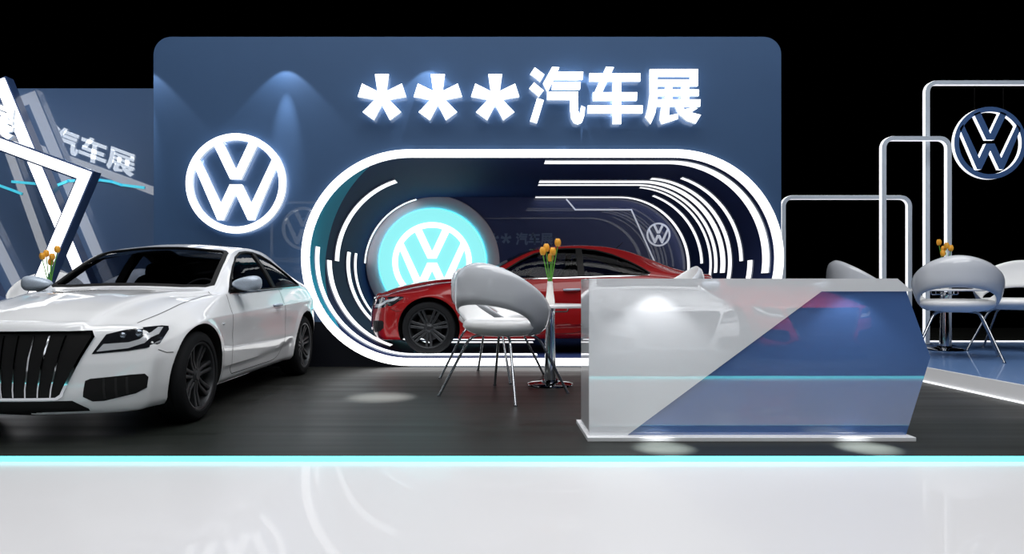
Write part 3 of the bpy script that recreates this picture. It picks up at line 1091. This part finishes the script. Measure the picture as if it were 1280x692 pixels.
def make_car(label, tail=1.0):
    OFF = -2.315
    root = thing('coupe_car', label, 'car')
    lc = (OFF, 0, 0)
    bm = body_solid()
    bvh = BVHTree.FromBMesh(bm)
    body = obj('body', bm, M_white_paint, root, loc=lc)
    root_m = root.matrix_world.copy()
    body.parent = None
    body.location = (0, 0, 0)
    # cutters: wheel arches, cabin, side windows, windscreen, rear window
    b1 = bmesh.new()
    for wx in (WX_F, WX_R):
        for s in (-1, 1):
            bb = bmesh.new()
            add_lathe(b1, [(0, s * .52), (.390, s * .52), (.390, s * 1.2), (0, s * 1.2)], 64, 'y', (wx, 0, WR))
            bb.free()
    b2 = bmesh.new()
    rows = []
    x = 1.56
    while x <= 4.001:
        zc, ys, zs, yr, zr = zc_f(x), ys_f(x), zs_f(x), yr_f(x), zr_f(x)
        zfl = .36 if x > 1.75 else .70
        if x > 3.45:
            zfl = .85
        pts = [(0, zfl), (.70, zfl), (.745, zfl + .05), (ys - .055, min(zs - .03, zr - .08)), ((ys + yr) / 2 - .045, (zs + zr) / 2 - .02), (yr - .045, zr - .05), (yr * .6, zr + (zc - zr) * .66 - .045), (0, zc - .045)]
        full = pts + [(-y, z) for y, z in pts[-2:0:-1]]
        rows.append([b2.verts.new((x, y, z)) for y, z in full])
        x += .061
    n = len(rows[0])
    for A, B in zip(rows, rows[1:]):
        for k in range(n):
            b2.faces.new((A[k], A[(k + 1) % n], B[(k + 1) % n], B[k]))
    b2.faces.new(rows[0])
    b2.faces.new(rows[-1])
    b3 = bmesh.new()
    for poly in (WIN_FRONT, WIN_REAR):
        for s in (-1, 1):
            add_prism(b3, [poly], lambda x, z: (x, s * .45, z), lambda x, z: (x, s * 1.1, z))
    b4 = bmesh.new()
    add_prism(b4, [WIND], lambda x, y: (x, y, .93), lambda x, y: (x, y, 1.7))
    add_prism(b4, [BACKL], lambda x, y: (x, y, 1.0), lambda x, y: (x, y, 1.7))
    cut(body, [b1, b2, b3, b4])
    body.parent = root
    body.location = lc
    for p in body.data.polygons:
        p.use_smooth = True
    body.data.set_sharp_from_angle(angle=math.radians(28))

    # glass
    pp = lambda *a, **k: project_patch(bvh, *a, parent=root, loc=lc, **k)
    pp(inset(WIND, -.012), 'z', -.010, 0, name='windscreen', m=M_glass, grid=.06)
    pp(inset(BACKL, -.012), 'z', -.010, 0, name='rear_window', m=M_glass_dark, grid=.06)
    for s in (-1, 1):
        pp(inset(WIN_FRONT, -.008), 'y', -.010, 0, name='side_window', m=M_glass_dark, grid=.06, side=s)
        pp(inset(WIN_REAR, -.008), 'y', -.010, 0, name='quarter_window', m=M_glass_dark, grid=.06, side=s)
        whole = [(1.66, .958)] + DLO_TOP[:-1] + [(3.64, 1.03), (3.63, DLO_BOT(3.63) + .004)]
        outer_l = inset(whole, -.016)
        # black pillar and window surround as one panel with two openings
        pp(None, 'y', .003, .012, name='window_surround', m=M_black, grid=.05, side=s, loops=[outer_l, WIN_FRONT, WIN_REAR])
        pts = [(1.62, .944)] + [(x, DLO_BOT(x) - .021) for x in (1.9, 2.2, 2.5, 2.8, 3.1, 3.4, 3.64)]
        pp(None, 'y', .007, .012, name='sill_trim', m=M_chrome, grid=.08, side=s, loops=ribbon_loop(pts, .008))
    # black bands round windscreen and rear window
    pp(None, 'z', .002, .012, name='windscreen_seal', m=M_black, grid=.05, loops=[inset(WIND, -.012), inset(WIND, .028)])
    pp(None, 'z', .002, .012, name='rear_window_seal', m=M_black, grid=.05, loops=[inset(BACKL, -.012), inset(BACKL, .03)])

    # grille
    G = [(-.50, .70), (.50, .70), (.512, .675), (.355, .315), (.325, .297), (-.325, .297), (-.355, .315), (-.512, .675)]
    g = pp(G, 'x', .003, .01, name='grille', m=M_black, grid=.04)
    fr = pp(None, 'x', .014, .02, name='grille_frame', m=M_chrome, grid=.05, loops=[inset(G, -.012), inset(G, .004)])
    fr.parent = g
    fr.location = (0, 0, 0)
    for i in range(-5, 6):
        yt, yb = i * .092, i * .0735
        if abs(yb) > .36:
            continue
        zt_ = .685
        bar = pp(None, 'x', .012, .02, name='grille_bar', m=M_chrome, grid=.05, loops=[[(yb - .004, .302), (yb + .004, .302), (yt + .005, zt_), (yt - .005, zt_)]])
        bar.parent = g
        bar.location = (0, 0, 0)
    lip = [(-.41, .272), (.41, .272), (.49, .215), (.50, .160), (-.50, .160), (-.49, .215)]
    pp(lip, 'x', .003, .01, name='front_lip', m=M_black, grid=.04)
    for s in (-1, 1):
        mir = lambda pl: [(y * s, z) for y, z in pl]
        HL = [(.518, .566), (.582, .690), (.66, .712), (.74, .726), (.79, .730), (.812, .724), (.822, .70), (.822, .612), (.79, .592), (.70, .578)]
        h = pp(mir(HL), 'x', .003, .01, name='headlight', m=M_lamp_dark, grid=.025)
        LB = [(.542, .581), (.575, .628), (.70, .634), (.75, .652), (.775, .69), (.782, .720), (.798, .718), (.800, .675), (.775, .625), (.70, .596)]
        q = pp(mir(LB), 'x', .007, .006, name='reflector', m=M_lamp_grey, grid=.025)
        q.parent = h
        q.location = (0, 0, 0)
        for (cy, cz, r) in ((.735, .690, .030), (.662, .680, .022)):
            hit = bvh.ray_cast(Vector((-1, cy * s, cz)), Vector((1, 0, 0)))
            bm = bmesh.new()
            superellipsoid(bm, hit[0] + Vector((.012, 0, 0)), (.024, r, r))
            o = obj('projector_lens', bm, M_lamp_lens, h, smooth=60)
        IN = [(.472, .295), (.488, .398), (.515, .41), (.72, .424), (.785, .424), (.80, .40), (.792, .33), (.74, .298), (.58, .262), (.52, .262)]
        a = pp(mir(IN), 'x', .003, .01, name='air_intake', m=M_black, grid=.03)
        for k in (.585, .645, .70):
            b_ = pp(None, 'x', .008, .008, name='intake_slat', m=M_inner, grid=.05, loops=[mir([(k - .006, .28 if k < .69 else .30), (k + .006, .28 if k < .69 else .30), (k + .006, .41), (k - .006, .41)])])
            b_.parent = a
            b_.location = (0, 0, 0)
    # panel gaps on sides, bonnet and bumper
    for s in (-1, 1):
        lo = ribbon_loop(catmull([(1.56, .935), (1.50, .80), (1.485, .60), (1.50, .38), (1.56, .275), (1.70, .262), (2.3, .262), (2.70, .275), (2.86, .36), (2.90, .5), (2.90, .75), (2.885, .968)], 5), .006)
        pp(None, 'y', .0015, 0, name='door_gap', m=M_gap, grid=.1, side=s, loops=lo)
        lo = ribbon_loop(catmull([(.50, .605), (.49, .575), (.52, .555), (.54, .55)], 4), .005)
        lo = ribbon_loop([(.375, .575), (.45, .548), (.505, .545)], .005)
        pp(None, 'y', .0015, 0, name='bumper_gap', m=M_gap, grid=.1, side=s, loops=lo)
        lo = ribbon_loop(catmull([(.37, .685 * s), (.55, .712 * s), (.8, .728 * s), (1.1, .742 * s), (1.38, .757 * s), (1.43, .745 * s), (1.45, .71 * s)], 5), .006)
        pp(None, 'z', .0015, 0, name='bonnet_gap', m=M_gap, grid=.1, loops=lo)
        # side repeater and handle
        bm = bmesh.new()
        superellipsoid(bm, (0, 0, 0), (.025, .010, .010), nu=16, nv=8)
        h = bvh.ray_cast(Vector((1.28, 2 * s, .70)), Vector((0, -s, 0)))[0]
        obj('side_lamp', bm, M_lamp_grey, root, smooth=60, loc=(h.x + OFF, h.y, h.z))
        h = bvh.ray_cast(Vector((2.66, 2 * s, .815)), Vector((0, -s, 0)))[0]
        bm = bmesh.new()
        pts = [(-.10, 0, 0), (-.09, .026 * s, .0), (-.06, .036 * s, .001), (.06, .036 * s, .004), (.09, .026 * s, .005), (.10, 0, .005)]
        add_tube(bm, pts, [.012, .014, .015, .015, .014, .012], 10)
        tag(obj('door_handle', bm, M_mirror_paint, root, smooth=50, loc=(h.x + OFF, h.y - .004 * s, h.z)), 'grey door handle')
        # wing mirror
        bm = bmesh.new()

        def shape(p):
            t_ = (p.y * s + .125) / .25
            return Vector((p.x * (1.1 - .3 * (1 - t_)), p.y, p.z * (.55 + .55 * max(0, min(1, t_))) - .01 * (1 - t_)))
        superellipsoid(bm, (0, 0, 0), (.085, .125, .075), .75, .75, fn=shape)
        mo = tag(obj('wing_mirror', bm, M_mirror_paint, root, smooth=60, loc=(1.75 + OFF, .925 * s, 1.03)), 'grey wing mirror')
        bm = bmesh.new()
        add_tube(bm, [(.0, -.13 * s, -.065), (.0, -.06 * s, -.062), (.0, .02 * s, -.05)], [.03, .022, .02], 10)
        obj('mirror_arm', bm, M_black, mo, smooth=60)
        # tail light
        TLP = [(4.18, .80), (4.22, .90), (4.34, .925), (4.46, .92), (4.44, .84), (4.30, .80)]
        pp(TLP, 'y', .003, .01, name='tail_light', m=M_tail, grid=.04, side=s)
        make_wheel(root, WX_F, s, OFF)
        make_wheel(root, WX_R, s, OFF)
        # front seat
        bm = bmesh.new()
        superellipsoid(bm, (2.36, .36 * s, .52), (.27, .25, .10), .6, .6)
        superellipsoid(bm, (0, 0, 0), (.09, .24, .34), .55, .6, fn=lambda p: Matrix.Rotation(math.radians(18), 3, 'Y') @ p + Vector((2.66, .36 * s, .80)))
        superellipsoid(bm, (0, 0, 0), (.055, .13, .09), .6, .6, fn=lambda p: Matrix.Rotation(math.radians(14), 3, 'Y') @ p + Vector((2.77, .36 * s, 1.15)))
        obj('front_seat', bm, M_inner, root, smooth=60, loc=lc)
    bm = bmesh.new()
    superellipsoid(bm, (3.15, 0, .52), (.22, .62, .10), .5, .4)
    superellipsoid(bm, (3.40, 0, .78), (.10, .60, .22), .5, .4)
    obj('rear_seat', bm, M_inner, root, smooth=60, loc=lc)
    bm = bmesh.new()
    superellipsoid(bm, (1.82, 0, .84), (.20, .69, .105), .6, .35)
    superellipsoid(bm, (1.92, -.36, .935), (.12, .19, .05), .7, .7)
    obj('dashboard', bm, M_inner, root, smooth=60, loc=lc)
    bm = bmesh.new()
    ring = []
    for k in range(40):
        a = 2 * PI * k / 40
        p = Matrix.Rotation(math.radians(-65), 3, 'Y') @ Vector((.185 * math.cos(a), .185 * math.sin(a), 0))
        ring.append(p + Vector((2.10, -.36, .90)))
    add_tube(bm, ring, .014, 10, closed=True)
    for a in (0, PI, PI * 1.5):
        p = Matrix.Rotation(math.radians(-65), 3, 'Y') @ Vector((.18 * math.sin(a), .18 * math.cos(a), 0))
        add_tube(bm, [Vector((2.10, -.36, .90)), p + Vector((2.10, -.36, .90))], .012, 8)
    add_tube(bm, [(2.10, -.36, .90), (1.93, -.36, .86)], .035, 12)
    obj('steering_wheel', bm, M_inner, root, smooth=60, loc=lc)
    # roof aerial
    bm = bmesh.new()
    add_tube(bm, [(3.36, 0, 1.355), (3.38, 0, 1.385), (3.47, 0, 1.47)], [.018, .008, .004], 8)
    obj('aerial', bm, M_black, root, smooth=60, loc=lc)
    SHORT = tail
    bm = bmesh.new()
    bm.free()
    for s in (-1, 1):
        bm = bmesh.new()
        add_tube(bm, [(4.3, .5 * s, .34), (4.58, .5 * s, .34)], .035, 16)
        obj('exhaust', bm, M_chrome, root, smooth=60, loc=lc)
    if SHORT < 1:
        for o in root.children:
            if abs(o.location.x - OFF) < 1e-6:
                for v in o.data.vertices:
                    if v.co.x > 3.98:
                        v.co.x = 3.98 + (v.co.x - 3.98) * SHORT
    return root


white_car = make_car('glossy white coupe parked at the left front, grille towards the aisle', tail=0.5)
A_ = math.radians(0.9)
KX = 0.975
ctr = Vector((-3.085, 4.25, 0)) + Vector((math.sin(A_), math.cos(A_), 0)) * 2.315 * KX
white_car.location = ctr
white_car.scale = (KX, 1, 1)
white_car.rotation_euler = (0, 0, PI / 2 - A_)

red_car = make_car('glossy red coupe standing sideways in the glowing oval tunnel')
swap_materials(red_car, {M_white_paint: M_red_paint})
SC = 1.045
red_car.scale = (SC, SC, SC)
red_car.rotation_euler = (0, 0, 0)
red_car.location = (-0.817 - .87 * SC + 2.315 * SC, 8.88 + .90 * SC, TCZ - TR + 0.001)

# the two cars on the opposite stand, seen only as reflections in the counter front
oc = copy_tree(white_car)
tag(oc, 'white coupe on the opposite stand, mirrored in the left part of the counter', 'car')
oc.location = (2.15, 1.15 - 2.315, 0)
oc.rotation_euler = (0, 0, -PI / 2)
oc = copy_tree(red_car)
tag(oc, 'red coupe on the opposite stand, mirrored in the blue part of the counter', 'car')
oc.scale = (1, 1, 1)
oc.location = (4.32, -0.15 - 2.315, 0)
oc.rotation_euler = (0, 0, -PI / 2 - 0.08)


# ------------------------------------------------------------------ tub chairs
def r_of(z):
    return R_TAB(z)


R_TAB = pchip([(.545, .29), (.58, .345), (.64, .395), (.72, .43), (.82, .455), (.93, .468), (1.06, .462), (1.15, .445), (1.22, .415)])


def make_chair():
    t = thing('tub_chair', '', 'chair')
    bm = bmesh.new()
    NT, NV = 96, 14
    th_h = math.radians(80)
    TH = math.radians(150)
    rows = []
    for i in range(NT + 1):
        th = -TH + 2 * TH * i / NT
        c = (1 + math.cos(th)) / 2
        zr = .575 + .635 * c ** .95
        k = max(0, 1 - (abs(th) / th_h) ** 2)
        zl = .555 + .285 * k ** .5 if k > 0 else .555
        zl = min(zl, zr - .02)
        # front of the band tapers into the seat
        loop = []
        th2 = .020 + .006 * math.cos(th)
        for j in range(NV + 1):
            z = zl + (zr - zl) * j / NV
            e = math.sqrt(max(0, 1 - (abs(2 * j / NV - 1)) ** 6))
            loop.append((r_of(z) - th2 + th2 * e, z))
        for j in range(NV, -1, -1):
            z = zl + (zr - zl) * j / NV
            e = math.sqrt(max(0, 1 - (abs(2 * j / NV - 1)) ** 6))
            loop.append((r_of(z) - th2 - th2 * e - .001, z))
        rows.append([bm.verts.new((-r * math.cos(th) * 1.0, r * math.sin(th), z)) for r, z in loop])
    n = len(rows[0])
    for A, B in zip(rows, rows[1:]):
        for k in range(n):
            bm.faces.new((A[k], A[(k + 1) % n], B[(k + 1) % n], B[k])).material_index = 1 if k > NV else 0
    bm.faces.new(rows[0])
    bm.faces.new(rows[-1])
    obj('backrest', bm, [M_chair, M_seat], t, smooth=60)
    bm = bmesh.new()

    def dish(p):
        r = math.hypot(p.x, p.y)
        z = p.z
        if z > 0:
            z -= .028 * max(0, 1 - (r / .36) ** 2)
        f = 1.0 + (.07 if p.x > 0 else 0) * (p.x / .4)
        if z < 0:
            f *= 1 - .16 * min(1, -z / .07)
        return Vector((p.x * f, p.y * f, z))
    superellipsoid(bm, (0.005, 0, .635), (.385, .385, .09), .62, 1.0, nu=56, nv=24, fn=dish)
    obj('seat', bm, M_seat, t, smooth=60)
    for a in (45, 135, 225, 315):
        u = Vector((math.cos(math.radians(a)), math.sin(math.radians(a)), 0))
        bm = bmesh.new()
        pts = catmull([tuple(u * .08 + Vector((0, 0, .555))), tuple(u * .24 + Vector((0, 0, .55))), tuple(u * .325 + Vector((0, 0, .51))), tuple(u * .40 + Vector((0, 0, .385))), tuple(u * .60 + Vector((0, 0, .008)))], 6)
        add_tube(bm, pts, .0125, 12)
        add_lathe(bm, [(0, 0), (.018, 0), (.018, .012), (0, .014)], 12, 'z', (u.x * .602, u.y * .602, 0))
        obj('leg', bm, M_leg, t, smooth=50)
    return t


chair0 = make_chair()
CG = 'round white tub chairs with a hole in the back'
CHAIRS = [
    (0.12, 6.28, 0, 53, 'white tub chair nearest the stage front, turned toward the table with tulips'),
    (0.02, 7.56, 0, 332, 'white tub chair hidden behind the nearest one, only its legs showing'),
    (1.70, 6.95, 0, 180, 'white tub chair behind the counter, its white tip in front of the red boot'),
    (5.56, 8.12, PZ, 57, 'white tub chair on the blue platform with its back to us, next to counter'),
    (6.92, 9.0, PZ, 222, 'white tub chair cut off by the right picture edge, facing the platform table'),
    (5.12, 9.35, PZ, 0, 'white tub chair peeking above the right end of the counter'),
    (-5.92, 9.07, 0, 295, 'white tub chair by the left wall, behind the glowing frame corner'),
    (-4.46, 7.98, 0, 172, 'white tub chair seen through the white car windows'),
    (-6.55, 7.85, 0, 12, 'white tub chair cut off at the left picture edge above the bonnet'),
]
for i, (x, y, z, a, lab) in enumerate(CHAIRS):
    o = chair0 if i == 0 else copy_tree(chair0)
    o.location = (x, y, z)
    o.rotation_euler = (0, 0, math.radians(a))
    tag(o, lab, 'chair', CG)


# ------------------------------------------------------------------ round tables, vases, tulips
def make_table(label):
    t = thing('round_table', label, 'table', group='round white tables on chrome columns')
    bm = bmesh.new()
    add_lathe(bm, [(0, .79), (.43, .79), (.447, .796), (.45, .806), (.447, .816), (.435, .82), (0, .82)], 72)
    obj('table_top', bm, M_table, t, smooth=35)
    bm = bmesh.new()
    add_lathe(bm, [(0, .78), (.05, .78), (.052, .74), (.047, .70), (.046, .60), (.055, .30), (.062, .10), (.062, .05), (0, .05)], 40)
    obj('column', bm, M_chrome, t, smooth=35)
    bm = bmesh.new()
    add_lathe(bm, [(0, 0), (.225, 0), (.232, .006), (.230, .014), (.20, .024), (.09, .034), (.085, .055), (0, .055)], 64)
    obj('base_disc', bm, M_base, t, smooth=35)
    bm = bmesh.new()
    for k in range(4):
        a = k * PI / 2
        u = Vector((math.cos(a), math.sin(a), 0))
        add_tube(bm, [u * .04 + Vector((0, 0, .745)), u * .17 + Vector((0, 0, .745)), u * .18 + Vector((0, 0, .755)), u * .18 + Vector((0, 0, .792))], .007, 8)
    obj('bracket', bm, M_chrome, t, smooth=40)
    return t


def make_vase(label):
    t = thing('flower_vase', label, 'vase', group='white vases on the round tables')
    bm = bmesh.new()
    add_lathe(bm, [(0, 0), (.044, 0), (.048, .006), (.047, .04), (.036, .12), (.029, .19), (.028, .228), (.030, .232), (.025, .232), (.024, .19), (.030, .12), (.04, .04), (0, .02)], 40)
    obj('body', bm, M_vase, t, smooth=50)
    return t


def make_tulips(label):
    t = thing('tulip_bunch', label, 'flowers', group='yellow tulips in the white vases')
    heads = [(-.073, .0, .505), (-.036, .025, .54), (.077, -.01, .59), (.026, -.02, .50), (.008, .03, .44)]
    for (x, y, z) in heads:
        bm = bmesh.new()
        pts = catmull([(x * .08, y * .08, .05), (x * .15, y * .2, .2), (x * .45, y * .5, z * .62), (x, y, z)], 6)
        add_tube(bm, pts, .0055, 8)
        st = obj('stem', bm, M_stem, t, smooth=60)
        bm = bmesh.new()
        for k in range(6):
            a = k * PI / 3 + x * 20
            rr = .010 + (.004 if k % 2 else 0)
            u = Vector((math.cos(a), math.sin(a), 0))

            def petal(p, u=u, rr=rr, z=z, x=x, y=y):
                h = p.z
                bend = rr + .010 * math.cos(h / .042 * 1.35) * 1.1
                q = Vector((-u.y, u.x, 0)) * p.y + u * (p.x + bend) + Vector((x, y, z + .034 + h))
                return q
            superellipsoid(bm, (0, 0, 0), (.006, .020, .042), 1.0, 1.0, 10, 8, fn=petal)
        obj('bloom', bm, M_petal, t, smooth=60)
    return t


TABLES = [
    ((0.60, 6.92, 0), 'round white table between the nearest tub chair and the counter', 'white vase with tulips standing in front of the red car door', 'yellow tulips in front of the red car window', -0.005, 0.0),
    ((6.08, 9.12, PZ), 'round white table on the blue platform behind the back-turned chair', 'white vase hidden behind the back-turned chair on the blue platform', 'yellow tulips above the back-turned chair on the blue platform', -0.03, 2.1),
    ((-5.22, 8.12, 0), 'round white table hidden behind the white car bonnet', 'white vase behind the white car bonnet at the left', 'yellow tulips in front of the glowing frame at the left', -0.02, 0.5),
]
t0, v0, f0 = make_table(''), make_vase(''), make_tulips('')
for i, (loc, a, b, c, dx, rz) in enumerate(TABLES):
    tt, vv, ff = (t0, v0, f0) if i == 0 else (copy_tree(t0), copy_tree(v0), copy_tree(f0))
    tt.location = loc
    vv.location = (loc[0] + dx, loc[1] - .05, loc[2] + .82)
    ff.location = vv.location
    ff.rotation_euler = (0, 0, rz)
    tag(tt, a), tag(vv, b), tag(ff, c)


# ------------------------------------------------------------------ light
def area(name, loc, target, sx, sy, power, col=(1, 1, 1)):
    d = bpy.data.lights.new(name, 'AREA')
    d.shape = 'RECTANGLE'
    d.size, d.size_y = sx, sy
    d.energy = power
    d.color = col
    o = bpy.data.objects.new(name, d)
    COL.objects.link(o)
    o.location = loc
    o.rotation_euler = (Vector(target) - Vector(loc)).to_track_quat('-Z', 'Y').to_euler()
    return o


def spot(name, loc, target, angle, power, blend=0.6, size=0.01, col=(1, 1, 1)):
    d = bpy.data.lights.new(name, 'SPOT')
    d.energy = power
    d.spot_size = math.radians(angle)
    d.spot_blend = blend
    d.shadow_soft_size = size
    d.color = col
    o = bpy.data.objects.new(name, d)
    COL.objects.link(o)
    o.location = loc
    o.rotation_euler = (Vector(target) - Vector(loc)).to_track_quat('-Z', 'Y').to_euler()
    return o


area('fill_front', (0.0, -4.0, 11.2), (0.3, 7.5, 1.0), 12, 2.5, 620)  # added fill for surfaces that face the camera
area('fill_aisle', (0.5, 2.6, 9.4), (0.5, 2.8, 0), 14, 2.2, 560)  # added overhead fill, brightens the aisle and the white bonnet
area('fill_stage', (0.5, 6.2, 8.6), (0.5, 6.3, 0), 14, 2.0, 640)  # added overhead fill above the stage
spot('opposite_fill', (3.2, 2.9, 6.5), (3.2, -1.2, 0.6), 44, 6500, 0.5, 0.3)  # added spot, brightens the opposite cars so their reflections show
for px in (180, 358, 537, 716):
    x = (px - VX) / 100
    spot('wall_washer', (x, WY - 0.22, 3.93), (x, WY - 0.16, 0), 88, 34, 0.25, col=(0.86, 0.93, 1))
    spot('wall_washer_beam', (x, WY - 0.22, 3.93), (x, WY + 0.06, 2.6), 24, 170, 1.0, col=(0.86, 0.93, 1))
for px in (828, 1082):
    x = (px - VX) / F * 4.25
    spot('counter_downlight', (x, CY0 - 0.17, 1.10), (x, CY0 - 0.14, 0), 96, 6, 0.5, 0.01)
    spot('counter_beam', (x, CY0 - 0.2, 1.25), (x, CY0 - 0.235, 0), 20, 1300, 1.0, 0.01)
spot('stage_downlight', (-1.0, 6.15, 4.6), (-1.0, 6.15, 0), 9, 11000, 1.0, 0.03)

w = bpy.data.worlds.new('world')
scene.world = w
w.use_nodes = True
w.node_tree.nodes['Background'].inputs[0].default_value = (0, 0, 0, 1)
w.node_tree.nodes['Background'].inputs[1].default_value = 0.0

vs = scene.view_settings
vs.view_transform = 'Standard'
vs.look = 'None'
vs.exposure = 0.0
vs.gamma = 1.0
vs.use_curve_mapping = False
